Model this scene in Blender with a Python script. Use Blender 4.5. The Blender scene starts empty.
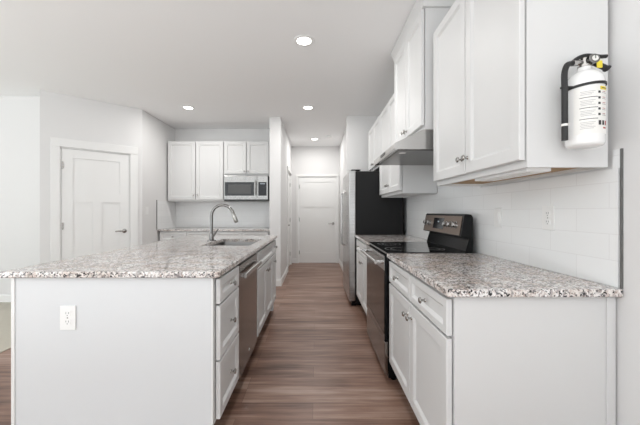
import bpy, bmesh, math, random
from mathutils import Vector, Matrix
random.seed(7)
PI = math.pi
scene = bpy.context.scene
C = scene.collection

# ------------------------------------------------------------ camera
F = 308.0
cam_data = bpy.data.cameras.new('camera')
cam_data.sensor_width = 36.0
cam_data.lens = F * 36.0 / 640.0
cam_data.shift_x = 4.0 / 640.0
cam_data.shift_y = -1.0 / 640.0
cam_data.clip_start = 0.05
cam = bpy.data.objects.new('camera', cam_data)
C.objects.link(cam)
cam.location = (0, 0, 1.21)
cam.rotation_euler = (PI / 2, 0, 0)
scene.camera = cam

# ------------------------------------------------------------ world and light
world = bpy.data.worlds.new('world')
scene.world = world
world.use_nodes = True
wn = world.node_tree
wn.nodes['Background'].inputs['Color'].default_value = (0.92, 0.97, 1.0, 1)
wn.nodes['Background'].inputs['Strength'].default_value = 1.10


def area(name, loc, rot, sx, sy, power, col=(1, 1, 1)):
    l = bpy.data.lights.new(name, 'AREA')
    l.shape = 'RECTANGLE'; l.size = sx; l.size_y = sy
    l.energy = power; l.color = col
    o = bpy.data.objects.new(name, l)
    C.objects.link(o)
    o.location = loc; o.rotation_euler = rot
    return o


# fill bounced off the ceiling behind the camera and in the living room; daylight comes from the open sides
area('bounce_light', (-1.6, -3.0, 0.4), (PI, 0, 0), 4.5, 2.2, 210, (0.95, 0.98, 1.0))
area('bounce_light', (-5.2, -1.2, 0.4), (PI, 0, 0), 3.0, 3.0, 120, (0.95, 0.98, 1.0))
DOWNLIGHT = 8.6

vs = scene.view_settings
vs.view_transform = 'Standard'
vs.look = 'None'
vs.gamma = 1
vs.use_curve_mapping = False
vs.exposure = 0.37


# ------------------------------------------------------------ materials
def mat(name, col, rough=0.5, metal=0.0, bump=0.0, bscale=200.0, emit=None, strength=0, spec=None, coat=0.0,
        var=0.0):
    m = bpy.data.materials.new(name)
    m.use_nodes = True
    nt = m.node_tree
    b = nt.nodes['Principled BSDF']
    b.inputs['Base Color'].default_value = (*col, 1)
    b.inputs['Roughness'].default_value = rough
    b.inputs['Metallic'].default_value = metal
    if spec is not None: b.inputs['Specular IOR Level'].default_value = spec
    if coat: b.inputs['Coat Weight'].default_value = coat; b.inputs['Coat Roughness'].default_value = 0.05
    if emit:
        b.inputs['Emission Color'].default_value = (*emit, 1)
        b.inputs['Emission Strength'].default_value = strength
    if bump or var:
        tc = nt.nodes.new('ShaderNodeTexCoord')
        n = nt.nodes.new('ShaderNodeTexNoise')
        n.inputs['Scale'].default_value = bscale
        n.inputs['Detail'].default_value = 3
        nt.links.new(tc.outputs['Object'], n.inputs['Vector'])
        if bump:
            bp = nt.nodes.new('ShaderNodeBump')
            bp.inputs['Strength'].default_value = bump
            bp.inputs['Distance'].default_value = 0.002
            nt.links.new(n.outputs['Fac'], bp.inputs['Height'])
            nt.links.new(bp.outputs['Normal'], b.inputs['Normal'])
        if var:
            r = nt.nodes.new('ShaderNodeValToRGB')
            r.color_ramp.elements[0].color = (*[c * (1 - var) for c in col], 1)
            r.color_ramp.elements[1].color = (*[min(1, c * (1 + var)) for c in col], 1)
            nt.links.new(n.outputs['Fac'], r.inputs['Fac'])
            nt.links.new(r.outputs['Color'], b.inputs['Base Color'])
    return m


def steel(name, col, rough, stretch=(2, 2, 300)):
    m = mat(name, col, rough, 1.0)
    nt = m.node_tree
    b = nt.nodes['Principled BSDF']
    tc = nt.nodes.new('ShaderNodeTexCoord')
    mp = nt.nodes.new('ShaderNodeMapping')
    mp.inputs['Scale'].default_value = stretch
    n = nt.nodes.new('ShaderNodeTexNoise')
    n.inputs['Scale'].default_value = 1.0
    n.inputs['Detail'].default_value = 2
    mr = nt.nodes.new('ShaderNodeMapRange')
    mr.inputs['To Min'].default_value = rough * 0.8
    mr.inputs['To Max'].default_value = rough * 1.25
    nt.links.new(tc.outputs['Object'], mp.inputs['Vector'])
    nt.links.new(mp.outputs['Vector'], n.inputs['Vector'])
    nt.links.new(n.outputs['Fac'], mr.inputs['Value'])
    nt.links.new(mr.outputs['Result'], b.inputs['Roughness'])
    return m


M = {}
M['wall'] = mat('wall_paint', (0.75, 0.745, 0.74), 0.75, bump=0.05, bscale=260)
M['ceiling'] = mat('ceiling_paint', (0.90, 0.90, 0.90), 0.9, bump=0.08, bscale=180)
M['trim'] = mat('trim_paint', (0.82, 0.82, 0.81), 0.4, bump=0.01)
M['cab'] = mat('cabinet_paint', (0.68, 0.68, 0.675), 0.48, bump=0.01, bscale=90)
M['island'] = mat('island_paint', (0.69, 0.705, 0.715), 0.5, bump=0.02, bscale=120)
M['raw'] = mat('raw_cabinet_wood', (0.42, 0.27, 0.14), 0.7, var=0.25, bscale=30)
M['mwsteel'] = steel('microwave_steel', (0.36, 0.355, 0.345), 0.26, (300, 300, 3))
M['under'] = mat('hood_underside_steel', (0.20, 0.195, 0.19), 0.3, 1.0, var=0.04, bscale=12)
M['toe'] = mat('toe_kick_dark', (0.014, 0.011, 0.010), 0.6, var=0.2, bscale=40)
M['steel'] = steel('brushed_steel', (0.50, 0.495, 0.49), 0.28)
M['steel_h'] = steel('brushed_steel_fine', (0.52, 0.51, 0.50), 0.24, (300, 300, 3))
M['dwsteel'] = mat('dark_steel', (0.30, 0.27, 0.25), 0.24, 1.0, var=0.03, bscale=8)
M['nickel'] = mat('satin_nickel', (0.42, 0.41, 0.39), 0.25, 1.0, var=0.04, bscale=60)
M['basin'] = steel('shaded_basin_steel', (0.20, 0.195, 0.19), 0.3)  # stainless darkened so its color carries the shade inside the bowl
M['chrome'] = mat('polished_nickel', (0.24, 0.235, 0.23), 0.18, 1.0, var=0.03, bscale=50)
M['black'] = mat('black_enamel', (0.006, 0.006, 0.0065), 0.25, spec=0.2, var=0.1, bscale=40)
M['fridge_side'] = mat('fridge_side_black', (0.008, 0.008, 0.0085), 0.55, spec=0.3, bump=0.06, bscale=500)
M['glass_black'] = mat('black_ceramic_glass', (0.008, 0.008, 0.009), 0.06, coat=0.5, var=0.1, bscale=20)
M['oven_glass'] = mat('oven_door_glass', (0.050, 0.032, 0.025), 0.14, spec=0.25, var=0.1, bscale=20)  # black glass; the brown is the floor's reflection put into the color
M['mw_glass'] = mat('microwave_mesh_glass', (0.07, 0.07, 0.068), 0.2, var=0.25, bscale=500)
M['bronze'] = mat('backguard_steel', (0.26, 0.205, 0.17), 0.35, 0.6, var=0.05, bscale=90)
M['white_plastic'] = mat('white_plastic', (0.85, 0.85, 0.84), 0.35, var=0.01, bscale=50)
M['slot'] = mat('dark_slot', (0.10, 0.10, 0.10), 0.5, var=0.1, bscale=50)
M['ext_white'] = mat('white_enamel', (0.86, 0.86, 0.85), 0.22, var=0.01, bscale=20, coat=0.3)
M['rubber'] = mat('black_rubber', (0.018, 0.018, 0.018), 0.55, var=0.15, bscale=90)
M['yellow'] = mat('yellow_plastic', (0.75, 0.60, 0.04), 0.4, var=0.05, bscale=90)
M['label'] = mat('label_paper', (0.80, 0.79, 0.76), 0.5, var=0.02, bscale=90)
M['ink'] = mat('label_ink', (0.05, 0.05, 0.05), 0.6, var=0.1, bscale=90)
M['ink_grey'] = mat('label_ink_grey', (0.42, 0.42, 0.42), 0.6, var=0.1, bscale=90)
M['ink_red'] = mat('label_ink_red', (0.42, 0.10, 0.10), 0.6, var=0.1, bscale=90)
M['lamp'] = mat('lamp_lens', (0.9, 0.9, 0.88), 0.4, emit=(1.0, 0.97, 0.92), strength=5.0)
M['display'] = mat('display_glass', (0.01, 0.01, 0.012), 0.1, var=0.1, bscale=20)
M['led'] = mat('display_digits', (0.30, 0.33, 0.36), 0.4, emit=(0.7, 0.85, 1.0), strength=0.05)
M['mark'] = mat('pale_print', (0.62, 0.62, 0.62), 0.5, var=0.02, bscale=50)
M['edge'] = mat('tile_edge_dark', (0.13, 0.13, 0.125), 0.5, var=0.1, bscale=60)


def granite():
    m = bpy.data.materials.new('granite'); m.use_nodes = True
    nt = m.node_tree; L = nt.links.new
    b = nt.nodes['Principled BSDF']
    b.inputs['Roughness'].default_value = 0.10
    tc = nt.nodes.new('ShaderNodeTexCoord')
    geo = nt.nodes.new('ShaderNodeNewGeometry')
    V = geo.outputs['Position']

    def vor(scale, seed):
        v = nt.nodes.new('ShaderNodeTexVoronoi')
        v.inputs['Scale'].default_value = scale
        mp = nt.nodes.new('ShaderNodeMapping')
        mp.inputs['Location'].default_value = (seed, seed * 1.7, seed * .3)
        nz = nt.nodes.new('ShaderNodeTexNoise'); nz.inputs['Scale'].default_value = scale * 1.3
        mx = nt.nodes.new('ShaderNodeMixRGB'); mx.blend_type = 'ADD'; mx.inputs['Fac'].default_value = 0.012
        L(V, mp.inputs['Vector']); L(mp.outputs['Vector'], nz.inputs['Vector'])
        L(mp.outputs['Vector'], mx.inputs['Color1']); L(nz.outputs['Color'], mx.inputs['Color2'])
        L(mx.outputs['Color'], v.inputs['Vector'])
        sp = nt.nodes.new('ShaderNodeSeparateColor')
        L(v.outputs['Color'], sp.inputs['Color'])
        return sp
    s = vor(150, 3.1)
    ramp = nt.nodes.new('ShaderNodeValToRGB')
    cr = ramp.color_ramp; cr.interpolation = 'CONSTANT'
    cols = [(0.0, (0.03, 0.028, 0.03)), (0.13, (0.16, 0.155, 0.16)), (0.22, (0.42, 0.38, 0.37)), (0.34, (0.62, 0.56, 0.53)),
            (0.50, (0.76, 0.73, 0.71)), (0.68, (0.84, 0.83, 0.82)), (0.96, (0.40, 0.33, 0.30))]
    while len(cr.elements) < len(cols): cr.elements.new(0.5)
    for e, (p, c) in zip(cr.elements, cols): e.position = p; e.color = (*c, 1)
    L(s.outputs['Red'], ramp.inputs['Fac'])
    s2 = vor(70, 9.4)
    r2 = nt.nodes.new('ShaderNodeValToRGB'); r2.color_ramp.interpolation = 'CONSTANT'
    r2.color_ramp.elements[0].color = (0.45, 0.45, 0.45, 1)
    r2.color_ramp.elements[1].color = (0, 0, 0, 1); r2.color_ramp.elements[1].position = 0.30
    L(s2.outputs['Red'], r2.inputs['Fac'])
    r3 = nt.nodes.new('ShaderNodeValToRGB'); r3.color_ramp.interpolation = 'CONSTANT'
    cs = [(0.0, (0.05, 0.05, 0.055)), (0.32, (0.82, 0.81, 0.80)), (0.72, (0.48, 0.43, 0.41)), (0.84, (0.34, 0.32, 0.32))]
    while len(r3.color_ramp.elements) < 4: r3.color_ramp.elements.new(0.5)
    for e, (p, c) in zip(r3.color_ramp.elements, cs): e.position = p; e.color = (*c, 1)
    L(s2.outputs['Green'], r3.inputs['Fac'])
    mx = nt.nodes.new('ShaderNodeMixRGB')
    L(r2.outputs['Color'], mx.inputs['Fac']); L(ramp.outputs['Color'], mx.inputs['Color1']); L(r3.outputs['Color'], mx.inputs['Color2'])
    cl = nt.nodes.new('ShaderNodeTexNoise'); cl.inputs['Scale'].default_value = 9; cl.inputs['Detail'].default_value = 4
    L(V, cl.inputs['Vector'])
    cr2 = nt.nodes.new('ShaderNodeValToRGB')
    cr2.color_ramp.elements[0].position = 0.42; cr2.color_ramp.elements[0].color = (1, 1, 1, 1)
    cr2.color_ramp.elements[1].position = 0.62; cr2.color_ramp.elements[1].color = (0.84, 0.77, 0.72, 1)
    L(cl.outputs['Fac'], cr2.inputs['Fac'])
    mu = nt.nodes.new('ShaderNodeMixRGB'); mu.blend_type = 'MULTIPLY'; mu.inputs['Fac'].default_value = 1
    L(mx.outputs['Color'], mu.inputs['Color1']); L(cr2.outputs['Color'], mu.inputs['Color2'])
    L(mu.outputs['Color'], b.inputs['Base Color'])
    return m


def planks():
    m = bpy.data.materials.new('plank_floor'); m.use_nodes = True
    nt = m.node_tree; L = nt.links.new
    b = nt.nodes['Principled BSDF']
    tc = nt.nodes.new('ShaderNodeTexCoord')
    br = nt.nodes.new('ShaderNodeTexBrick')
    br.offset = 0.63; br.offset_frequency = 3
    br.inputs['Scale'].default_value = 1.0
    br.inputs['Brick Width'].default_value = 1.22
    br.inputs['Row Height'].default_value = 0.152
    br.inputs['Mortar Size'].default_value = 0.0010
    br.inputs['Mortar Smooth'].default_value = 0.2
    br.inputs['Color1'].default_value = (0.0, 0.0, 0.0, 1)
    br.inputs['Color2'].default_value = (1, 1, 1, 1)
    br.inputs['Mortar'].default_value = (0.3, 0.3, 0.3, 1)
    mp0 = nt.nodes.new('ShaderNodeMapping'); mp0.inputs['Location'].default_value = (0.47, 0.03, 0)
    L(tc.outputs['Object'], mp0.inputs['Vector']); L(mp0.outputs['Vector'], br.inputs['Vector'])
    # grain: long streaks along the boards (x)
    mp = nt.nodes.new('ShaderNodeMapping'); mp.inputs['Scale'].default_value = (1.6, 26, 1)
    L(tc.outputs['Object'], mp.inputs['Vector'])
    n = nt.nodes.new('ShaderNodeTexNoise'); n.inputs['Scale'].default_value = 1.3; n.inputs['Detail'].default_value = 6
    n.inputs['Roughness'].default_value = 0.6
    L(mp.outputs['Vector'], n.inputs['Vector'])
    mp2 = nt.nodes.new('ShaderNodeMapping'); mp2.inputs['Scale'].default_value = (0.9, 5, 1)
    L(tc.outputs['Object'], mp2.inputs['Vector'])
    n2 = nt.nodes.new('ShaderNodeTexNoise'); n2.inputs['Scale'].default_value = 1.5; n2.inputs['Detail'].default_value = 4
    L(mp2.outputs['Vector'], n2.inputs['Vector'])
    a1 = nt.nodes.new('ShaderNodeMath'); a1.operation = 'MULTIPLY_ADD'; a1.inputs[1].default_value = 0.55
    L(n.outputs['Fac'], a1.inputs[0])
    a2 = nt.nodes.new('ShaderNodeMath'); a2.operation = 'MULTIPLY_ADD'; a2.inputs[1].default_value = 0.44
    L(n2.outputs['Fac'], a2.inputs[0])
    a3 = nt.nodes.new('ShaderNodeMath'); a3.operation = 'MULTIPLY'; a3.inputs[1].default_value = 0.11
    L(br.outputs['Color'], a3.inputs[0])
    L(a3.outputs[0], a2.inputs[2]); L(a2.outputs[0], a1.inputs[2])
    r = nt.nodes.new('ShaderNodeValToRGB')
    cr = r.color_ramp
    cols = [(0.38, (0.085, 0.040, 0.026)), (0.48, (0.185, 0.100, 0.070)), (0.57, (0.250, 0.146, 0.106)), (0.69, (0.39, 0.268, 0.210))]
    while len(cr.elements) < 4: cr.elements.new(0.5)
    for e, (p, c) in zip(cr.elements, cols): e.position = p; e.color = (*c, 1)
    L(a1.outputs[0], r.inputs['Fac'])
    mx = nt.nodes.new('ShaderNodeMixRGB'); mx.blend_type = 'MULTIPLY'
    mx.inputs['Color2'].default_value = (0.45, 0.42, 0.4, 1)
    L(br.outputs['Fac'], mx.inputs['Fac']); L(r.outputs['Color'], mx.inputs['Color1'])
    L(mx.outputs['Color'], b.inputs['Base Color'])
    b.inputs['Roughness'].default_value = 0.38
    bp = nt.nodes.new('ShaderNodeBump'); bp.inputs['Strength'].default_value = 0.15; bp.inputs['Distance'].default_value = 0.002
    L(n.outputs['Fac'], bp.inputs['Height']); L(bp.outputs['Normal'], b.inputs['Normal'])
    return m


def tiles(axis):
    m = bpy.data.materials.new('subway_tile'); m.use_nodes = True
    nt = m.node_tree; L = nt.links.new
    b = nt.nodes['Principled BSDF']
    b.inputs['Roughness'].default_value = 0.15
    geo = nt.nodes.new('ShaderNodeNewGeometry')
    sp = nt.nodes.new('ShaderNodeSeparateXYZ'); L(geo.outputs['Position'], sp.inputs[0])
    cb = nt.nodes.new('ShaderNodeCombineXYZ')
    L(sp.outputs['Y' if axis == 'y' else 'X'], cb.inputs['X'])
    ad = nt.nodes.new('ShaderNodeMath'); ad.operation = 'SUBTRACT'; ad.inputs[1].default_value = 0.917
    L(sp.outputs['Z'], ad.inputs[0]); L(ad.outputs[0], cb.inputs['Y'])
    br = nt.nodes.new('ShaderNodeTexBrick')
    br.inputs['Scale'].default_value = 1.0
    br.inputs['Brick Width'].default_value = 0.305
    br.inputs['Row Height'].default_value = 0.102
    br.inputs['Mortar Size'].default_value = 0.0018
    br.inputs['Mortar Smooth'].default_value = 0.3
    br.inputs['Color1'].default_value = (0.86, 0.87, 0.87, 1)
    br.inputs['Color2'].default_value = (0.89, 0.895, 0.895, 1)
    br.inputs['Mortar'].default_value = (0.80, 0.80, 0.80, 1)
    L(cb.outputs[0], br.inputs['Vector'])
    L(br.outputs['Color'], b.inputs['Base Color'])
    inv = nt.nodes.new('ShaderNodeMath'); inv.operation = 'SUBTRACT'; inv.inputs[0].default_value = 1
    L(br.outputs['Fac'], inv.inputs[1])
    bp = nt.nodes.new('ShaderNodeBump'); bp.inputs['Strength'].default_value = 0.25; bp.inputs['Distance'].default_value = 0.001
    L(inv.outputs[0], bp.inputs['Height']); L(bp.outputs['Normal'], b.inputs['Normal'])
    return m


M['granite'] = granite()
M['floor'] = planks()
M['tile_y'] = tiles('y')
M['tile_x'] = tiles('x')
M['carpet'] = mat('beige_carpet', (0.50, 0.47, 0.40), 0.95, bump=0.8, bscale=400, var=0.12)


# ------------------------------------------------------------ mesh helpers
def new(): return bmesh.new()


def box(bm, x0, x1, y0, y1, z0, z1, bev=0.0):
    vs_ = [bm.verts.new((x, y, z)) for z in (z0, z1) for y in (y0, y1) for x in (x0, x1)]
    f = [bm.faces.new([vs_[i] for i in q]) for q in
         ((0, 2, 3, 1), (4, 5, 7, 6), (0, 1, 5, 4), (2, 6, 7, 3), (0, 4, 6, 2), (1, 3, 7, 5))]
    if bev:
        es = list({e for fa in f for e in fa.edges})
        bmesh.ops.bevel(bm, geom=es, offset=bev, segments=2, affect='EDGES', profile=0.5)
    return bm


def bx(*a, bev=0.0): return box(new(), *a, bev=bev)


def bridge(bm, a, b):
    n = len(a)
    for i in range(n):
        bm.faces.new((a[i], a[(i + 1) % n], b[(i + 1) % n], b[i]))


def lathe(bm, prof, c, axis='z', n=20, caps=True):
    """prof: list of (radius, distance along axis)."""
    rings = []
    for r, d in prof:
        ring = []
        for i in range(n):
            a = 2 * PI * i / n
            u, v = r * math.cos(a), r * math.sin(a)
            p = {'z': (u, v, d), 'y': (u, d, v), 'x': (d, u, v)}[axis]
            ring.append(bm.verts.new((c[0] + p[0], c[1] + p[1], c[2] + p[2])))
        rings.append(ring)
    for a, b in zip(rings, rings[1:]): bridge(bm, a, b)
    if caps:
        bm.faces.new(rings[0]); bm.faces.new(rings[-1][::-1])
    return bm


def tube(bm, pts, rad, n=12):
    pts = [Vector(p) for p in pts]
    if not hasattr(rad, '__len__'): rad = [rad] * len(pts)
    rings = []
    up = None
    for i, p in enumerate(pts):
        t = (pts[min(i + 1, len(pts) - 1)] - pts[max(i - 1, 0)]).normalized()
        if up is None:
            up = Vector((0, 0, 1)) if abs(t.z) < 0.9 else Vector((0, 1, 0))
        s = t.cross(up).normalized(); up = s.cross(t).normalized()
        rings.append([bm.verts.new(p + (s * math.cos(2 * PI * k / n) + up * math.sin(2 * PI * k / n)) * rad[i]) for k in range(n)])
    for a, b in zip(rings, rings[1:]): bridge(bm, a, b)
    bm.faces.new(rings[0]); bm.faces.new(rings[-1][::-1])
    return bm


def smooth_path(pts, k=6):
    """Catmull-Rom through points."""
    P = [Vector(p) for p in pts]
    P = [2 * P[0] - P[1]] + P + [2 * P[-1] - P[-2]]
    out = []
    for i in range(1, len(P) - 2):
        for j in range(k):
            t = j / k
            a, b, c, d = P[i - 1], P[i], P[i + 1], P[i + 2]
            out.append(0.5 * ((2 * b) + (c - a) * t + (2 * a - 5 * b + 4 * c - d) * t * t + (3 * b - a - 3 * c + d) * t ** 3))
    out.append(P[-2])
    return out


def prism(bm, prof, x0, x1):
    """profile of (y, z) extruded along x."""
    a = [bm.verts.new((x0, y, z)) for y, z in prof]
    b = [bm.verts.new((x1, y, z)) for y, z in prof]
    bridge(bm, a, b); bm.faces.new(a[::-1]); bm.faces.new(b)
    return bm


def rr(x0, x1, y0, y1, r, n=5):
    out = []
    for cx, cy, a0 in ((x1 - r, y1 - r, 0), (x0 + r, y1 - r, PI / 2), (x0 + r, y0 + r, PI), (x1 - r, y0 + r, 1.5 * PI)):
        for i in range(n + 1):
            a = a0 + PI / 2 * i / n
            out.append((cx + r * math.cos(a), cy + r * math.sin(a)))
    return out


def obj(name, bm, material, parent=None, smooth=False, label=None):
    bmesh.ops.recalc_face_normals(bm, faces=bm.faces)
    me = bpy.data.meshes.new(name)
    bm.to_mesh(me); bm.free()
    me.materials.append(material)
    if smooth:
        for p in me.polygons: p.use_smooth = True
        try: me.set_sharp_from_angle(angle=math.radians(smooth if smooth is not True else 40))
        except Exception: pass
    o = bpy.data.objects.new(name, me)
    C.objects.link(o)
    if parent is not None: o.parent = parent
    if label: o['label'] = label
    return o


def tag(o, label, cat, group=None):
    o['label'] = label; o['category'] = cat
    if group: o['group'] = group
    return o


def thing(name, label, cat, loc=(0, 0, 0), rotz=0.0, group=None):
    o = bpy.data.objects.new(name, None)
    o.empty_display_size = 0.1
    C.objects.link(o)
    o.location = loc; o.rotation_euler = (0, 0, rotz)
    return tag(o, label, cat, group)


def struct(name, bm, m, parent=None, smooth=False):
    o = obj(name, bm, m, parent, smooth)
    o['kind'] = 'structure'
    return o


# ------------------------------------------------------------ room shell
H = 2.74
XR = 1.168           # right wall
XL = -2.61           # kitchen left wall
YB = 5.71            # kitchen back wall
YH = 7.24            # hall end wall
HL, HR = -0.575, 0.55
YC = 5.0
struct('floor', bx(-2.70, 1.30, -4.0, 7.40, -0.05, 0.0), M['floor'])
struct('carpet', bx(-8.0, -2.702, -4.0, 4.20, -0.05, 0.006), M['carpet'])
struct('ceiling', bx(-8.0, 1.30, -4.0, 7.40, H, H + 0.08), M['ceiling'])
struct('wall_right', bx(XR, XR + 0.12, -4.0, 4.94, 0, H), M['wall'])
bm = bx(HR, XR + 0.12, 5.12, YH, 0, H)
box(bm, 0.497, XR + 0.12, 4.94, 5.12, 0, H)
struct('wall_hall_right', bm, M['wall'])
bm = bx(-0.755, HL, YC, 6.20, 0, H)
box(bm, -0.755, HL, 7.02, YH, 0, H); box(bm, -0.755, HL, 6.20, 7.02, 2.05, H)
struct('wall_hall_left', bm, M['wall'])
struct('wall_back', bx(XL - 0.12, -0.755, YB, YB + 0.12, 0, H), M['wall'])
struct('wall_left', bx(XL - 0.12, XL, 4.62, YB, 0, H), M['wall'])
bm = bx(-0.755, -0.415, YH, YH + 0.12, 0, H)
box(bm, 0.485, 1.28, YH, YH + 0.12, 0, H); box(bm, -0.415, 0.485, YH, YH + 0.12, 2.03, H)
struct('wall_hall_end', bm, M['wall'])
struct('wall_living', bx(-8.0, -3.35, 4.10, 4.22, 0, H), M['wall'])

# angled pantry wall
P0 = Vector((-3.47, 3.87, 0)); P1 = Vector((-2.61, 4.62, 0))
PL = (P1 - P0).length
PA = math.atan2((P1 - P0).y, (P1 - P0).x)


def place(o, loc, rz):
    o.location = loc; o.rotation_euler = (0, 0, rz); return o


D0, D1, DH = 0.196, 0.990, 2.052
bm = bx(0, D0, 0, 0.11, 0, H)
box(bm, D1, PL, 0, 0.11, 0, H); box(bm, D0, D1, 0, 0.11, DH, H)
place(struct('wall_pantry', bm, M['wall']), P0, PA)


def door_slab(w, h, t=0.035, y=0.0, x=0.0):
    """craftsman door: wide top panel, two tall lower panels; face at y, towards -y."""
    bm = new()
    s = 0.115; d = 0.010
    box(bm, x, x + w, y + d, y + t, 0.008, h)
    box(bm, x, x + s, y, y + d, 0.008, h)
    box(bm, x + w - s, x + w, y, y + d, 0.008, h)
    box(bm, x + s, x + w - s, y, y + d, h - s, h)
    box(bm, x + s, x + w - s, y, y + d, h - 0.70, h - 0.58)
    box(bm, x + s, x + w - s, y, y + d, 0.008, 0.24)
    box(bm, x + w / 2 - 0.05, x + w / 2 + 0.05, y, y + d, 0.24, h - 0.70)
    return bm


def lever(parent, x, z, y, sign, m):
    bm = lathe(new(), [(0.030, 0), (0.030, -0.008), (0.014, -0.014), (0.011, -0.045)], (x, y, z), 'y')
    tube(bm, smooth_path([(x, y - 0.045, z), (x + sign * 0.03, y - 0.050, z + 0.002), (x + sign * 0.075, y - 0.048, z), (x + sign * 0.115, y - 0.045, z - 0.004)]), 0.009)
    return obj('door_handle', bm, m, parent, True, 'satin nickel lever handle')


def casing(parent_rot, w0, w1, h, cw, name, loc, rz, y=0.0):
    bm = bx(w0 - cw, w0, y - 0.018, y, 0, h, bev=0.003)
    box(bm, w1, w1 + cw, y - 0.018, y, 0, h, bev=0.003)
    box(bm, w0 - cw, w1 + cw, y - 0.022, y, h, h + cw * 1.15, bev=0.003)
    # jambs inside the opening
    box(bm, w0, w0 + 0.012, y, y + 0.10, 0, h - 0.001); box(bm, w1 - 0.012, w1, y, y + 0.10, 0, h - 0.001)
    box(bm, w0, w1, y, y + 0.10, h - 0.012, h - 0.001)
    return place(struct(name, bm, M['trim']), loc, rz)


def make_door(name, loc, rz, w, h, handle_x, hsign, hinge_x=None, y=0.02):
    d = bpy.data.objects.new(name, None); C.objects.link(d)
    d.location = loc; d.rotation_euler = (0, 0, rz); d['kind'] = 'structure'
    obj('door_panel', door_slab(w, h, y=y), M['trim'], d)
    lever(d, handle_x, 0.93, y, hsign, M['nickel'])
    if hinge_x is not None:
        for z in (0.25, 1.02, h - 0.22):
            obj('hinge', bx(hinge_x, hinge_x + 0.014, y - 0.012, y - 0.001, z - 0.045, z + 0.045, bev=0.002), M['nickel'], d)
    return d


u = (P1 - P0).normalized()
casing(None, D0, D1, DH, 0.095, 'trim_1', P0, PA)
make_door('door_1', P0 + u * (D0 + 0.015), PA, D1 - D0 - 0.030, DH - 0.016, D1 - D0 - 0.030 - 0.062, -1, 0.003, y=0.004)
casing(None, -0.415, 0.485, 2.03, 0.05, 'trim_2', (0, YH, 0), 0)
make_door('door_2', (-0.399, YH, 0), 0, 0.868, 2.014, 0.80, -1, 0.003, y=0.006)
# hall side door in the left wall (faces +x)
casing(None, 6.20, 7.02, 2.05, 0.06, 'trim_3', (HL, 0, 0), PI / 2)
make_door('door_3', (HL, 6.216, 0), PI / 2, 0.788, 2.034, 0.06, 1, 0.77)


def baseboard(name, x0, y0, x1, y1, h=0.105, t=0.014):
    """runs from (x0,y0) to (x1,y1); thickness to the right-hand side of travel."""
    d = Vector((x1 - x0, y1 - y0, 0)); L = d.length
    bm = prism(new(), [(0, 0), (0, h), (-t * 0.5, h), (-t, h - 0.012), (-t, 0)], 0, L)
    place(struct(name, bm, M['trim']), (x0, y0, 0), math.atan2(d.y, d.x))


baseboard('baseboard_hall_left', HL, YC - 0.014, HL, 6.138)
baseboard('baseboard_column', -0.755, YC, HL, YC)
baseboard('baseboard_hall_end', HL + 0.016, YH, -0.467, YH)
baseboard('baseboard_living', -8.0, 4.10, -3.47, 4.10)
baseboard('baseboard_hall_right', HR, 7.20, HR, 5.13)
baseboard('baseboard_pantry', P0.x, P0.y, P0.x + u.x * 0.14, P0.y + u.y * 0.14)
baseboard('baseboard_right', XR, 1.16, XR, -4.0)

# tile backsplashes
bm = bx(1.161, XR, 1.185, 3.92, 0.916, 1.377)
box(bm, 1.161, XR, 1.177, 1.206, 1.377, 1.45)
box(bm, 1.161, XR, 2.178, 2.938, 1.377, 1.648)
struct('tile_backsplash', bm, M['tile_y'])
struct('trim_4', bx(1.1605, XR, 1.170, 1.1765, 0.916, 1.45), M['edge'])
bm = bx(XL + 0.011, -0.756, YB - 0.010, YB, 0.916, 1.384)
struct('tile_backsplash', bm, M['tile_x'])
struct('tile_backsplash', bx(XL, XL + 0.010, 5.045, YB - 0.001, 0.916, 1.384), M['tile_y'])
struct('trim_5', bx(XL, XL + 0.011, 5.036, 5.044, 0.916, 1.40), M['edge'])


# ------------------------------------------------------------ cabinetry
def panel_front(bm, x0, x1, z0, z1, y, t=0.022, fr=0.058, rec=0.012):
    """five-piece door front; face at y - t."""
    rings = []
    for ins, yy in ((0, y), (0, y - t + 0.003), (0.003, y - t), (fr - 0.004, y - t), (fr, y - t + 0.003),
                    (fr + 0.010, y - t + rec), (fr + 0.016, y - t + rec)):
        rings.append([bm.verts.new(p) for p in ((x0 + ins, yy, z0 + ins), (x1 - ins, yy, z0 + ins),
                                                (x1 - ins, yy, z1 - ins), (x0 + ins, yy, z1 - ins))])
    for a, b in zip(rings, rings[1:]): bridge(bm, a, b)
    bm.faces.new(rings[0][::-1]); bm.faces.new(rings[-1])
    return bm


def knob(parent, x, z, y):
    bm = lathe(new(), [(0.010, 0), (0.009, -0.003), (0.0055, -0.006), (0.005, -0.016), (0.009, -0.019),
                       (0.0150, -0.022), (0.0155, -0.026), (0.012, -0.030), (0.004, -0.031)], (x, y, z), 'y', 14)
    return obj('knob', bm, M['nickel'], parent, True)


def front(kind, parent, x0, x1, z0, z1, kx=None, kz=None, fr=0.058):
    d = obj(kind, panel_front(new(), x0, x1, z0, z1, -0.005, fr=fr), M['cab'], parent)
    if kx is not None: knob(d, kx, kz, -0.0272)
    return d


def carcass(w, d, z0, z1, top=False, mid=None):
    bm = new(); t = 0.018
    box(bm, 0, t, 0.0, d, z0, z1); box(bm, w - t, w, 0.0, d, z0, z1)
    box(bm, t, w - t, d - 0.01, d, z0, z1)
    box(bm, t, 0.04, 0, 0.018, z0, z1); box(bm, w - 0.04, w - t, 0, 0.018, z0, z1)
    box(bm, 0.04, w - 0.04, 0, 0.018, z1 - 0.045, z1); box(bm, 0.04, w - 0.04, 0, 0.018, z0, z0 + 0.035)
    if mid: box(bm, 0.04, w - 0.04, 0, 0.018, mid - 0.02, mid + 0.02)
    if top: box(bm, t, w - t, 0.018, d - 0.01, z1 - t, z1)
    return bm


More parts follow.
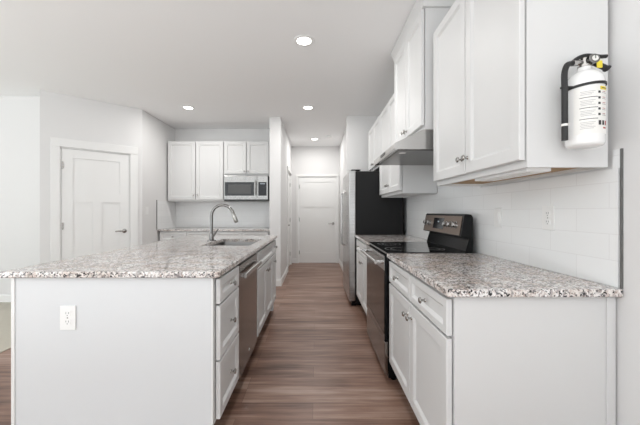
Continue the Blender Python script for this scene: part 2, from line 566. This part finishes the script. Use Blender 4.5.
def base_cabinet(label, loc, rz, w, d, layout, group, h=0.883, toe=0.14):
    c = thing('base_cabinet', label, 'cabinet', loc, rz, group)
    obj('body', carcass(w, d, toe, h, mid=0.716), M['cab'], c)
    obj('bottom_shelf', bx(0.019, w - 0.019, 0.019, d - 0.011, toe, toe + 0.018), M['raw'], c)
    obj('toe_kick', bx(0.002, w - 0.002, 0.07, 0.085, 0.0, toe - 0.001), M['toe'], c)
    g = 0.008
    if layout == 'drawers3':
        for z0, z1 in ((0.742, 0.868), (0.457, 0.732), (0.158, 0.447)):
            front('drawer', c, g, w - g, z0, z1, w / 2, (z0 + z1) / 2, 0.045)
    elif layout in ('two', 'false2'):
        m = w / 2
        if layout == 'two':
            front('drawer', c, g, m - 0.004, 0.722, 0.865, m / 2, 0.795, 0.036)
            front('drawer', c, m + 0.004, w - g, 0.722, 0.865, m * 1.5, 0.795, 0.036)
        else:
            front('false_front', c, g, w - g, 0.722, 0.865, fr=0.036)
        front('door', c, g, m - 0.005, 0.160, 0.710, m - 0.035, 0.640)
        front('door', c, m + 0.005, w - g, 0.160, 0.710, m + 0.035, 0.640)
    elif layout == 'one':
        front('drawer', c, g, w - g, 0.722, 0.865, w / 2, 0.795, 0.036)
        front('door', c, g, w - g, 0.160, 0.712, 0.045, 0.640, 0.05)
    return c


def upper_cabinet(label, loc, rz, w, d, z0, z1, group, doors=2, knob_z=0.11, crown=None, brown=False, dz1=0.012):
    c = thing('wall_cabinet', label, 'cabinet', loc, rz, group)
    H_ = z1 - z0
    obj('body', carcass(w, d, 0, H_, top=True), M['cab'], c)
    obj('bottom_panel', bx(0.019, w - 0.019, 0.019, d - 0.011, 0.014, 0.022), M['raw'] if brown else M['cab'], c)
    g = 0.012; m = w / 2
    g2 = 0.006
    front('door', c, g2, m - 0.005, 0.030, H_ - dz1, m - 0.032, knob_z)
    front('door', c, m + 0.005, w - g2, 0.030, H_ - dz1, m + 0.032, knob_z)
    if crown:
        pr = [(0.0, H_ - 0.028), (-0.022, H_ - 0.028), (-0.026, H_ - 0.01), (-0.045, H_ + crown - 0.018), (-0.05, H_ + crown), (0.0, H_ + crown)]
        bm = new()
        # front run and the two mitred returns along the sides
        rings = []
        for (sx, ex) in ((0, 0),):
            pass
        path = [(0.0, d, -1, 0), (0.0, 0.0, -1, -1), (w, 0.0, 1, -1), (w, d, 1, 0)]
        for (px, py, ox, oy) in path:
            rings.append([bm.verts.new((px + ox * (-y), py + oy * (-y) , z)) for y, z in pr])
        for a, b in zip(rings, rings[1:]): bridge(bm, a, b)
        bm.faces.new(rings[0]); bm.faces.new(rings[-1])
        obj('crown_molding', bm, M['cab'], c)
    return c


GR = 'white shaker base cabinets'
GU = 'white shaker wall cabinets'
RF = 0.538      # right face frame plane
RZ = -PI / 2    # faces -x, local x runs towards the camera
near = base_cabinet('white double-door base cabinet with two drawers right of the range, nearest the camera',
                    (RF, 2.160, 0), RZ, 0.960, 0.614, 'two', GR)
obj('end_panel', bx(0.9605, 0.966, -0.0005, 0.624, 0.0, 0.883), M['cab'], near)
obj('scribe_trim', bx(0.9665, 0.972, 0.585, 0.611, 0.0, 0.883, bev=0.0015), M['cab'], near)
base_cabinet('white base cabinet between the range and the refrigerator', (RF, 3.90, 0), RZ, 0.945, 0.614, 'two', GR)


def slab(bm, x0, x1, y0, y1, z0, z1, r=0.012, hole=None, e=0.004):
    rings = []
    for ins, z in ((e, z0), (0, z0 + e), (0, z1 - e), (e * 0.3, z1 - e * 0.3), (e, z1)):
        rings.append([bm.verts.new((x, y, z)) for x, y in rr(x0 + ins, x1 - ins, y0 + ins, y1 - ins, max(r - ins, 0.002))])
    for a, b in zip(rings, rings[1:]): bridge(bm, a, b)
    if not hole:
        bm.faces.new(rings[0][::-1]); bm.faces.new(rings[-1])
    else:
        h0 = [bm.verts.new((x, y, z0)) for x, y in rr(*hole, 0.03)]
        h1 = [bm.verts.new((x, y, z1)) for x, y in rr(*hole, 0.03)]
        bridge(bm, h0, h1)

        def loop(vs_):
            return [bm.edges.get((vs_[i], vs_[(i + 1) % len(vs_)])) for i in range(len(vs_))]
        bmesh.ops.triangle_fill(bm, edges=loop(rings[0]) + loop(h0), use_beauty=True)
        bmesh.ops.triangle_fill(bm, edges=loop(rings[-1]) + loop(h1), use_beauty=True)
    return bm


Z0, Z1 = 0.885, 0.915
o = obj('countertop', slab(new(), 0.497, 1.1672, 1.163, 2.172, Z0, Z1), M['granite'])
tag(o, 'speckled granite countertop on the base cabinet right of the range, nearest the camera', 'countertop', 'granite countertops')
o = obj('countertop', slab(new(), 0.497, 1.1672, 2.948, 3.905, Z0, Z1), M['granite'])
tag(o, 'short speckled granite countertop between the range and the refrigerator', 'countertop', 'granite countertops')
SINK = (-1.0, -0.575, 2.66, 3.32)
o = obj('countertop', slab(new(), -1.556, -0.475, 1.505, 3.79, Z0, Z1, r=0.018, hole=SINK), M['granite'])
tag(o, 'large speckled granite island countertop with the undermount sink cut into it', 'countertop', 'granite countertops')
o = obj('countertop', slab(new(), XL + 0.002, -0.76, 5.06, 5.698, Z0, Z1), M['granite'])
tag(o, 'granite countertop along the back wall under the microwave', 'countertop', 'granite countertops')

# right wall cabinets
UF = 0.829
up1 = upper_cabinet('large white double-door wall cabinet nearest the camera with extinguisher on its end',
                    (UF, 2.112, 1.384), RZ, 0.902, 0.318, 1.384, 2.44, GU, brown=True)
up2 = upper_cabinet('taller deeper white wall cabinet with crown molding directly above the range hood',
                    (0.772, 2.942, 1.792), RZ, 0.766, 0.385, 1.792, 2.675, GU, crown=0.062, knob_z=0.075, dz1=0.03)
upper_cabinet('white double-door wall cabinet between range hood and refrigerator', (UF, 3.900, 1.386), RZ, 0.950, 0.330, 1.386, 2.44, GU)
upper_cabinet('short white wall cabinet above the refrigerator', (UF, 4.720, 1.80), RZ, 0.814, 0.330, 1.80, 2.44, GU, knob_z=0.07)

ul = thing('under_cabinet_light', 'slim white light bar under the large wall cabinet nearest the camera', 'light bar', (0.905, 1.455, 1.377))
obj('housing', bx(-0.050, 0.050, -0.205, 0.205, -0.004, 0.0185, bev=0.002), M['white_plastic'], ul)
obj('diffuser', bx(-0.022, 0.022, -0.19, 0.19, -0.0065, -0.0045), M['label'], ul)

# back nook wall cabinets
upper_cabinet('tall white double-door wall cabinet on the back wall left of the microwave',
              (-2.585, 5.385, 1.386), 0, 0.976, 0.324, 1.386, 2.44, GU)
upper_cabinet('short white double-door wall cabinet on the back wall above the microwave',
              (-1.607, 5.385, 1.836), 0, 0.790, 0.324, 1.836, 2.44, GU, knob_z=0.07)
for x, w, l in ((-2.585, 0.90, 'white base cabinet in the back left corner under the back counter'),
                (-1.680, 0.90, 'white base cabinet at the right end of the back counter')):
    base_cabinet(l, (x, 5.10, 0), 0, w, 0.597, 'two', GR)

# island
IF = -0.512
LZ = PI / 2     # faces +x, local x runs away from the camera
base_cabinet('white three-drawer base cabinet at the near end of the island', (IF, 1.552, 0), LZ, 0.398, 0.60, 'drawers3', GR)
base_cabinet('white double-door sink base cabinet in the island beyond the dishwasher', (IF, 2.572, 0), LZ, 0.91, 0.60, 'false2', GR)
base_cabinet('narrow white cabinet at the far end of the island', (IF, 3.485, 0), LZ, 0.262, 0.60, 'one', GR)
isl = thing('island_base', 'plain white island base panels under the large granite countertop', 'kitchen island', (-1.0, 2.6, 0))
ip = isl.location


def ib(name, x0, x1, y0, y1, z0, z1, bev=0.0, m='island'):
    return obj(name, bx(x0 - ip.x, x1 - ip.x, y0 - ip.y, y1 - ip.y, z0, z1, bev=bev), M[m], isl)


ib('end_panel', -1.495, -0.521, 1.532, 1.549, 0.0, 0.884)
ib('end_panel', -1.495, -0.521, 3.750, 3.768, 0.0, 0.884)
ib('back_panel', -1.495, -1.12, 1.5495, 3.7495, 0.0, 0.884)
ib('corner_trim', -1.512, -1.4952, 1.526, 1.575, 0.0, 0.884, 0.002, 'trim')
ib('corner_trim', -1.512, -1.4952, 3.73, 3.772, 0.0, 0.884, 0.002, 'trim')
ib('corner_trim', -0.5205, -0.5135, 1.532, 1.550, 0.0, 0.884, 0.0, 'trim')


# ------------------------------------------------------------ sink and faucet
sk = thing('kitchen_sink', 'stainless undermount sink set into the island countertop', 'sink', (-0.78, 2.99, 0.884))
bm = new()
sx0, sx1, sy0, sy1 = SINK[0] + 0.78, SINK[1] + 0.78, SINK[2] - 2.99, SINK[3] - 2.99
rings = []
for g, z, r in ((-0.012, -0.0012, 0.04), (0.003, -0.0012, 0.035), (0.005, -0.01, 0.035), (0.012, -0.19, 0.04), (0.035, -0.205, 0.04)):
    rings.append([bm.verts.new((x, y, z)) for x, y in rr(sx0 + g, sx1 - g, sy0 + g, sy1 - g, r)])
for a, b in zip(rings, rings[1:]): bridge(bm, a, b)
bm.faces.new(rings[-1])
o = obj('basin', bm, M['basin'], sk, 35)
md = o.modifiers.new('thickness', 'SOLIDIFY'); md.thickness = 0.0012; md.offset = 1
obj('drain', lathe(new(), [(0.045, -0.2035), (0.045, -0.201), (0.036, -0.2015), (0.03, -0.2035)], (0, 0, 0), 'z', 20), M['chrome'], sk, True)

fx, fy = -1.045, 3.08
fa = thing('faucet', 'tall gooseneck pull-down faucet standing behind the island sink', 'faucet', (fx, fy, 0.9152))
obj('base', lathe(new(), [(0.045, 0), (0.044, 0.006), (0.024, 0.014), (0.023, 0.06), (0.018, 0.075)], (0, 0, 0)), M['chrome'], fa, True)
pth = [(0, 0, 0.07), (0, 0, 0.235)]
R_ = 0.110
for k in range(0, 11):
    a = PI - k * (PI * 0.93) / 10
    pth.append((R_ + R_ * math.cos(a), -0.0, 0.25 + R_ * math.sin(a)))
obj('spout', tube(new(), pth, [0.0145] * len(pth), 14), M['chrome'], fa, True)
e = Vector(pth[-1]); dr = (Vector(pth[-1]) - Vector(pth[-2])).normalized()
obj('spray_head', tube(new(), [e, e + dr * 0.01, e + dr * 0.03, e + dr * 0.085, e + dr * 0.095], [0.0150, 0.018, 0.019, 0.021, 0.016], 14), M['nickel'], fa, True)
obj('lever', tube(new(), [(0.0, 0.02, 0.045), (0.01, 0.035, 0.05), (0.03, 0.055, 0.085), (0.045, 0.07, 0.115)], [0.012, 0.010, 0.007, 0.006], 10), M['chrome'], fa, True)

# ------------------------------------------------------------ dishwasher
dw = thing('dishwasher', 'stainless dishwasher with bar handle built into the island', 'dishwasher', (IF, 1.956, 0), LZ)
W = 0.608
obj('body', bx(0.004, W - 0.004, 0.012, 0.58, 0.129, 0.872), M['black'], dw)
obj('door', bx(0.006, W - 0.006, -0.022, 0.011, 0.130, 0.862, bev=0.003), M['dwsteel'], dw)
obj('control_strip', bx(0.006, W - 0.006, -0.016, 0.011, 0.8635, 0.876), M['black'], dw)
bm = bx(0.03, W - 0.03, -0.066, -0.044, 0.778, 0.812, bev=0.005)
box(bm, 0.04, 0.062, -0.045, -0.0222, 0.784, 0.806); box(bm, W - 0.062, W - 0.04, -0.045, -0.0222, 0.784, 0.806)
obj('handle', bm, M['steel_h'], dw)
obj('badge', lathe(new(), [(0.010, -0.0222), (0.010, -0.0238), (0.008, -0.0245)], (W / 2, 0, 0.20), 'y'), M['mark'], dw)
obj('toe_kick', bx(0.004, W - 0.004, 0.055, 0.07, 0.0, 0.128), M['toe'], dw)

# ------------------------------------------------------------ range
rg = thing('range', 'freestanding electric range with black glass cooktop and rear control panel', 'stove', (0.51, 2.941, 0), RZ)
W = 0.762
obj('body', bx(0.001, W - 0.001, 0.004, 0.628, 0.03, 0.904), M['black'], rg)
obj('cooktop', bx(-0.001, W + 0.001, -0.012, 0.545, 0.905, 0.921, bev=0.004), M['glass_black'], rg)
ct = rg.children[-1] if rg.children else None
for bx_, by_, br_ in ((0.20, 0.14, 0.10), (0.56, 0.14, 0.115), (0.20, 0.40, 0.08), (0.56, 0.40, 0.08)):
    bm = new()
    for r0 in (br_, br_ * 0.62):
        a = [bm.verts.new((bx_ + r0 * math.cos(t * PI / 20), by_ + r0 * math.sin(t * PI / 20), 0.9213)) for t in range(40)]
        b = [bm.verts.new((bx_ + (r0 - 0.003) * math.cos(t * PI / 20), by_ + (r0 - 0.003) * math.sin(t * PI / 20), 0.9213)) for t in range(40)]
        bridge(bm, a, b)
    obj('burner_ring', bm, M['ink_grey'], rg)
dr_ = obj('oven_door', bx(0.004, W - 0.004, -0.024, 0.003, 0.295, 0.895, bev=0.003), M['black'], rg)
obj('window', bx(0.010, W - 0.010, -0.0262, -0.0245, 0.345, 0.790), M['oven_glass'], dr_, label='black oven glass with brown floor reflection in its color')
obj('top_band', bx(0.004, W - 0.004, -0.0275, -0.0245, 0.792, 0.893), M['steel_h'], dr_, label='brushed steel band')
obj('bottom_band', bx(0.004, W - 0.004, -0.0275, -0.0245, 0.298, 0.343), M['dwsteel'], dr_, label='brushed steel band')
bm = tube(new(), [(0.035, -0.078, 0.845), (W - 0.035, -0.078, 0.845)], 0.0135, 14)
box(bm, 0.045, 0.075, -0.078, -0.0277, 0.833, 0.857, bev=0.003); box(bm, W - 0.075, W - 0.045, -0.078, -0.0277, 0.833, 0.857, bev=0.003)
obj('handle', bm, M['steel_h'], dr_, 35)
obj('storage_drawer', bx(0.004, W - 0.004, -0.024, 0.003, 0.055, 0.285, bev=0.004), M['dwsteel'], rg)
for sx in (0.05, W - 0.05):
    for sy in (0.05, 0.56):
        obj('foot', lathe(new(), [(0.018, 0), (0.018, 0.008), (0.010, 0.012), (0.010, 0.029)], (sx, sy, 0)), M['black'], rg)
# backguard: wedge standing on the rear of the cooktop
bg = obj('backguard', prism(new(), [(0.548, 0.905), (0.548, 0.93), (0.575, 1.02), (0.515, 1.032), (0.540, 1.180), (0.552, 1.192), (0.588, 1.188), (0.600, 1.17), (0.600, 0.905)], 0.0, W), M['black'], rg)


def on_face(s, u0, u1, v0, v1, off0, off1, name, m, parent, bev=0.0):
    """box lying on the tilted control face; u along x, v up the face."""
    a = Vector((0, 0.515, 1.032)); b = Vector((0, 0.540, 1.180))
    t = (b - a).normalized(); n = Vector((0, -t.z, t.y))
    bm = bx(u0, u1, off0, off1, v0, v1, bev=bev)
    for v in bm.verts:
        x, w, vv = v.co
        p = a + t * vv + n * w
        v.co = (x, p.y, p.z)
    return obj(name, bm, m, parent)


cp = on_face(0, 0.018, W - 0.025, 0.006, 0.146, 0.0008, 0.004, 'control_panel', M['bronze'], bg)
on_face(0, 0.235, 0.445, 0.035, 0.125, 0.0045, 0.006, 'display', M['display'], bg)
on_face(0, 0.325, 0.355, 0.088, 0.100, 0.0062, 0.0066, 'digits', M['led'], bg)


def face_knob(x, v):
    a = Vector((0, 0.515, 1.032)); b = Vector((0, 0.540, 1.180))
    t = (b - a).normalized(); n = Vector((0, -t.z, t.y))
    p = a + t * v
    p.x = x
    bm = tube(new(), [p + n * 0.0045, p + n * 0.010, p + n * 0.011, p + n * 0.030, p + n * 0.034], [0.027, 0.026, 0.021, 0.019, 0.014], 18)
    obj('knob', bm, M['steel_h'], bg, 35)


for x in (0.065, 0.150, 0.500, 0.585, 0.670): face_knob(x, 0.078)

# ------------------------------------------------------------ range hood
hd = thing('range_hood', 'stainless under-cabinet range hood above the range', 'range hood', (0.555, 2.941, 1.648), RZ)
bm = new()
pr = [(0.0, 0.012), (0.0, 0.046), (0.012, 0.052), (0.205, 0.143), (0.593, 0.143), (0.593, 0.006), (0.571, 0.004),
      (0.020, 0.004), (0.018, 0.0), (0.004, 0.0)]
prism(bm, pr, 0.001, 0.761)
obj('canopy', bm, M['steel_h'], hd)
obj('filter', bx(0.03, 0.73, 0.04, 0.55, -0.001, 0.0035), M['under'], hd)
obj('light_lens', lathe(new(), [(0.026, -0.003), (0.030, 0.0035)], (0.64, 0.09, 0)), M['white_plastic'], hd)
obj('switch_panel', bx(0.30, 0.46, -0.003, -0.0002, 0.02, 0.04), M['black'], hd)

# ------------------------------------------------------------ refrigerator
fr = thing('refrigerator', 'stainless side-by-side refrigerator with black side beyond the range', 'refrigerator', (0.515, 4.848, 0), RZ)
W = 0.912
obj('body', bx(0.0, W, 0.0, 0.60, 0.03, 1.725, bev=0.004), M['fridge_side'], fr)
for x0, x1, hx in ((0.002, 0.360, 0.325), (0.366, W - 0.002, 0.405)):
    d = obj('door', bx(x0, x1, -0.092, -0.008, 0.06, 1.735, bev=0.010), M['steel'], fr)
    bm = tube(new(), smooth_path([(hx, -0.094, 1.49), (hx, -0.135, 1.465), (hx, -0.142, 1.40), (hx, -0.142, 0.81), (hx, -0.135, 0.745), (hx, -0.094, 0.72)], 4), 0.011, 10)
    obj('handle', bm, M['steel_h'], d, True)
obj('gasket', bx(0.01, W - 0.01, -0.0078, -0.0003, 0.07, 1.72), M['black'], fr)
obj('grille', bx(0.01, W - 0.01, -0.06, -0.0004, 0.004, 0.055), M['black'], fr)
for x in (0.03, W - 0.09):
    obj('hinge_cover', bx(x, x + 0.06, -0.06, 0.06, 1.736, 1.752, bev=0.005), M['black'], fr)
for sx in (0.05, W - 0.05):
    for sy in (0.05, 0.54):
        obj('foot', lathe(new(), [(0.02, 0), (0.02, 0.0295)], (sx, sy, 0)), M['black'], fr)

# ------------------------------------------------------------ microwave
mw = thing('microwave', 'stainless over-the-range style microwave under the short back wall cabinet', 'microwave', (-1.584, 5.325, 1.396), 0)
W = 0.757; HM = 0.430
obj('body', bx(0.0, W, 0.0, 0.372, 0.0, HM), M['black'], mw)
d = obj('door', bx(0.0, 0.570, -0.030, -0.0005, 0.045, HM - 0.001, bev=0.004), M['mwsteel'], mw)
obj('window', bx(0.018, 0.520, -0.0315, -0.0302, 0.085, 0.320), M['glass_black'], d, label='black glass door window')
obj('mesh_screen', bx(0.075, 0.470, -0.0325, -0.0316, 0.120, 0.280), M['mw_glass'], d)
bm = tube(new(), [(0.546, -0.060, 0.095), (0.546, -0.060, 0.345)], 0.011, 12)
box(bm, 0.536, 0.556, -0.06, -0.0302, 0.105, 0.125); box(bm, 0.536, 0.556, -0.06, -0.0302, 0.315, 0.335)
obj('handle', bm, M['mwsteel'], d, 35)
p = obj('control_panel', bx(0.572, W, -0.030, -0.0005, 0.045, HM - 0.001, bev=0.004), M['mwsteel'], mw)
obj('keypad', bx(0.592, 0.735, -0.0315, -0.0302, 0.085, 0.320), M['display'], p)
obj('display', bx(0.625, 0.705, -0.0322, -0.0316, 0.283, 0.300), M['led'], p)
obj('vent_grille', bx(0.01, W - 0.01, -0.024, -0.0005, 0.0, 0.043), M['black'], mw)
obj('lower_trim', bx(0.0, W, -0.032, -0.0245, 0.022, 0.0445), M['mwsteel'], mw)


# ------------------------------------------------------------ outlets and switches
def plate(name, label, cat, loc, rz, kind):
    t = thing(name, label, cat, loc, rz, 'white wall plates')
    obj('cover_plate', bx(-0.039, 0.039, -0.006, -0.0006, -0.060, 0.060, bev=0.002), M['white_plastic'], t)
    if kind == 'outlet':
        for z in (-0.021, 0.021):
            f = obj('receptacle', prism_oct(0.0165, z), M['white_plastic'], t)
            bm = bx(-0.0075, -0.0055, -0.0086, -0.0082, z - 0.001, z + 0.008)
            box(bm, 0.0055, 0.0075, -0.0086, -0.0082, z - 0.001, z + 0.008)
            lathe(bm, [(0.0024, -0.0086), (0.0024, -0.0082)], (0, 0, z - 0.008), 'y', 8)
            obj('slot', bm, M['slot'], f)
        obj('screw', lathe(new(), [(0.003, -0.0072), (0.003, -0.0061)], (0, 0, 0), 'y', 10), M['nickel'], t)
    else:
        obj('rocker', prism(new(), [(-0.0062, -0.033), (-0.0085, -0.033), (-0.0115, 0.033), (-0.0062, 0.033)], -0.0165, 0.0165), M['white_plastic'], t)
    return t


def prism_oct(r, z):
    bm = new()
    pts = rr(-r, r, z - 0.0145, z + 0.0145, 0.007, 3)
    a = [bm.verts.new((x, -0.0081, zz)) for x, zz in pts]
    b = [bm.verts.new((x, -0.0061, zz)) for x, zz in pts]
    bridge(bm, a, b); bm.faces.new(a); bm.faces.new(b[::-1])
    return bm


plate('power_outlet', 'white duplex outlet on the near end panel of the island', 'outlet', (-1.231, 1.532, 0.683), 0, 'outlet')
plate('power_outlet', 'white duplex outlet on the tile backsplash nearest the fire extinguisher', 'outlet', (1.161, 1.535, 1.178), -PI / 2, 'outlet')
plate('light_switch', 'white rocker switch on the tile backsplash right of the range', 'switch', (1.161, 1.960, 1.170), -PI / 2, 'switch')
plate('light_switch', 'white rocker switch on the painted wall between pantry door and back counter', 'switch', (XL, 4.75, 1.225), PI / 2, 'switch')

# ------------------------------------------------------------ fire extinguisher
fe = thing('fire_extinguisher', 'white fire extinguisher with black hose hung on the near wall cabinet end', 'fire extinguisher', (0.992, 1.138, 1.446))
fe.scale = (1.06, 1.06, 0.88)
Rb = 0.054
obj('cylinder', lathe(new(), [(0.040, 0.0), (0.050, 0.004), (Rb, 0.014), (Rb, 0.262), (0.051, 0.284), (0.042, 0.302), (0.029, 0.314), (0.021, 0.320), (0.019, 0.334)], (0, 0, 0), 'z', 40), M['ext_white'], fe, 50)


def patch(name, t0, t1, z0, z1, r, m, parent, n=14):
    """thin curved sheet on the bottle; angles in degrees, 0 = towards the camera, + = to the right."""
    bm = new(); cols = []
    for i in range(n + 1):
        a = math.radians(3 + t0 + (t1 - t0) * i / n)
        row = []
        for rad in (r, r + 0.0004):
            for z in (z0, z1):
                row.append(bm.verts.new((rad * math.sin(a), -rad * math.cos(a), z)))
        cols.append(row)
    for a, b in zip(cols, cols[1:]):
        bm.faces.new((a[2], b[2], b[3], a[3])); bm.faces.new((a[0], a[1], b[1], b[0]))
        bm.faces.new((a[1], a[3], b[3], b[1])); bm.faces.new((a[0], b[0], b[2], a[2]))
    bm.faces.new((cols[0][0], cols[0][2], cols[0][3], cols[0][1])); bm.faces.new((cols[-1][0], cols[-1][1], cols[-1][3], cols[-1][2]))
    return obj(name, bm, m, parent, 30)


# the bottle is turned so its label faces slightly towards the aisle
lab = patch('label', -75, 40, 0.045, 0.235, Rb + 0.0003, M['label'], fe, 24)
rp = Rb + 0.0009
patch('yellow_band', 2, 38, 0.219, 0.233, rp, M['yellow'], lab)
patch('printed_line', 8, 32, 0.2245, 0.2275, rp + 0.0005, M['ink'], lab)
for z in (0.190, 0.148, 0.103):
    patch('printed_line', -58, -6, z, z + 0.0022, rp, M['ink'], lab)
for zz, n in ((0.214, 3), (0.178, 4), (0.136, 4), (0.090, 5)):
    for k in range(n):
        patch('printed_line', -56 + (k % 2) * 2, -14 - 5 * (k % 3), zz - k * 0.0062, zz - k * 0.0062 + 0.0018, rp, M['ink_grey'], lab, 8)
for z in (0.205, 0.182, 0.160, 0.138, 0.116):
    patch('printed_symbol', -5, 3, z, z + 0.009, rp, M['ink'], lab, 3)
    patch('printed_line', 9, 30, z, z + 0.0022, rp, M['ink_grey'], lab, 6)
    patch('printed_line', 11, 26, z + 0.006, z + 0.0078, rp, M['ink_red'], lab, 6)
for k in range(3):
    patch('printed_symbol', -4 + k * 14, 5 + k * 14, 0.078, 0.096, rp, M['ink'] if k < 2 else M['ink_red'], lab, 3)
patch('printed_line', 14, 30, 0.064, 0.070, rp, M['ink_red'], lab, 4)

# strap around bottle and bracket
bm = new()
a_, b_ = [], []
rs = Rb + 0.0008
rings = []
for i in range(33):
    a = 2 * PI * i / 32
    tilt = 0.004 * math.sin(a)
    rings.append([bm.verts.new((r * math.sin(a), -r * math.cos(a), 0.243 + tilt + z)) for r, z in ((rs, 0), (rs + 0.003, 0), (rs + 0.003, 0.010), (rs, 0.010))])
for p, q in zip(rings, rings[1:]): bridge(bm, p, q)
obj('strap', bm, M['rubber'], fe, 35)
obj('bracket', bx(0.0, 0.026, 0.0575, 0.0665, 0.03, 0.30, bev=0.003), M['rubber'], fe)

# valve head
v = obj('valve', lathe(new(), [(0.020, 0.3345), (0.020, 0.343), (0.014, 0.345), (0.014, 0.372), (0.010, 0.375)], (0, 0, 0), 'z', 18), M['nickel'], fe, 35)
obj('gauge', lathe(new(), [(0.017, -0.012), (0.019, -0.014), (0.019, -0.026), (0.014, -0.028)], (0.012, 0, 0.360), 'y', 22), M['chrome'], v, 35)
g = obj('gauge_face', lathe(new(), [(0.011, -0.0282), (0.011, -0.0292)], (0.012, 0, 0.360), 'y', 20), M['label'], v)
obj('pointer', bx(0.011, 0.0135, -0.0300, -0.0294, 0.358, 0.372), M['ink'], g)
tubeh = [(-0.042, -0.004, 0.358), (-0.025, -0.004, 0.374), (0.0, -0.004, 0.384), (0.028, -0.004, 0.383), (0.050, -0.004, 0.380), (0.072, -0.004, 0.381)]
obj('operating_lever', tube(new(), smooth_path(tubeh), 0.0075, 10), M['rubber'], fe, True)
obj('carry_handle', tube(new(), smooth_path([(0.006, -0.002, 0.348), (0.030, -0.004, 0.352), (0.048, -0.006, 0.342), (0.070, -0.006, 0.330), (0.076, -0.006, 0.327)]), [0.006] * 6 + [0.010] * 12 + [0.013] * 6 + [0.011], 12), M['rubber'], fe, True)
obj('safety_tag', bx(0.022, 0.040, -0.026, -0.021, 0.322, 0.352, bev=0.002), M['yellow'], fe, label='yellow safety tag')
obj('hose_fitting', tube(new(), [(-0.014, 0, 0.356), (-0.045, -0.002, 0.352)], [0.011, 0.012], 12), M['steel_h'], fe, True)
hp = smooth_path([(-0.030, -0.002, 0.353), (-0.055, -0.004, 0.350), (-0.068, -0.008, 0.340), (-0.077, -0.009, 0.305), (-0.0765, -0.009, 0.24), (-0.076, -0.009, 0.12), (-0.076, -0.009, 0.028)], 6)
obj('hose', tube(new(), hp, 0.0095, 14), M['rubber'], fe, True)
obj('hose_band', lathe(new(), [(0.0105, 0.086), (0.0105, 0.096)], (-0.076, -0.009, 0), 'z', 16, False), M['label'], fe, True)
obj('hose_clip', bx(-0.089, -0.050, -0.016, -0.002, 0.243, 0.252, bev=0.003), M['rubber'], fe)

# ------------------------------------------------------------ ceiling lights
for x, y, l in ((-0.107, 2.756, 'round recessed ceiling light nearest the camera above the aisle'),
                (-1.88, 4.53, 'round recessed ceiling light at left in front of the back cabinets'),
                (-0.118, 4.53, 'round recessed ceiling light above the aisle beside the refrigerator'),
                (-0.03, 6.50, 'round recessed ceiling light in the hallway')):
    t = thing('recessed_light', l, 'ceiling light', (x, y, H), 0, 'recessed ceiling lights')
    obj('trim_ring', lathe(new(), [(0.062, -0.002), (0.066, -0.008), (0.090, -0.006), (0.094, -0.0008), (0.062, -0.0008)], (0, 0, 0), 'z', 32, False), M['white_plastic'], t, 35)
    obj('lens', lathe(new(), [(0.0615, -0.0009), (0.0612, -0.005)], (0, 0, 0), 'z', 32), M['lamp'], t)
    ld = bpy.data.lights.new('bulb', 'AREA'); ld.shape = 'DISK'; ld.size = 0.12; ld.energy = DOWNLIGHT; ld.color = (1.0, 0.985, 0.965)
    lo = bpy.data.objects.new('bulb', ld); C.objects.link(lo); lo.parent = t; lo.location = (0, 0, -0.012)

sd = thing('smoke_detector', 'round white smoke detector on the hallway ceiling', 'smoke detector', (0.25, 6.25, H))
obj('housing', lathe(new(), [(0.065, -0.0008), (0.065, -0.018), (0.055, -0.032), (0.025, -0.036)], (0, 0, 0), 'z', 28), M['white_plastic'], sd, 35)
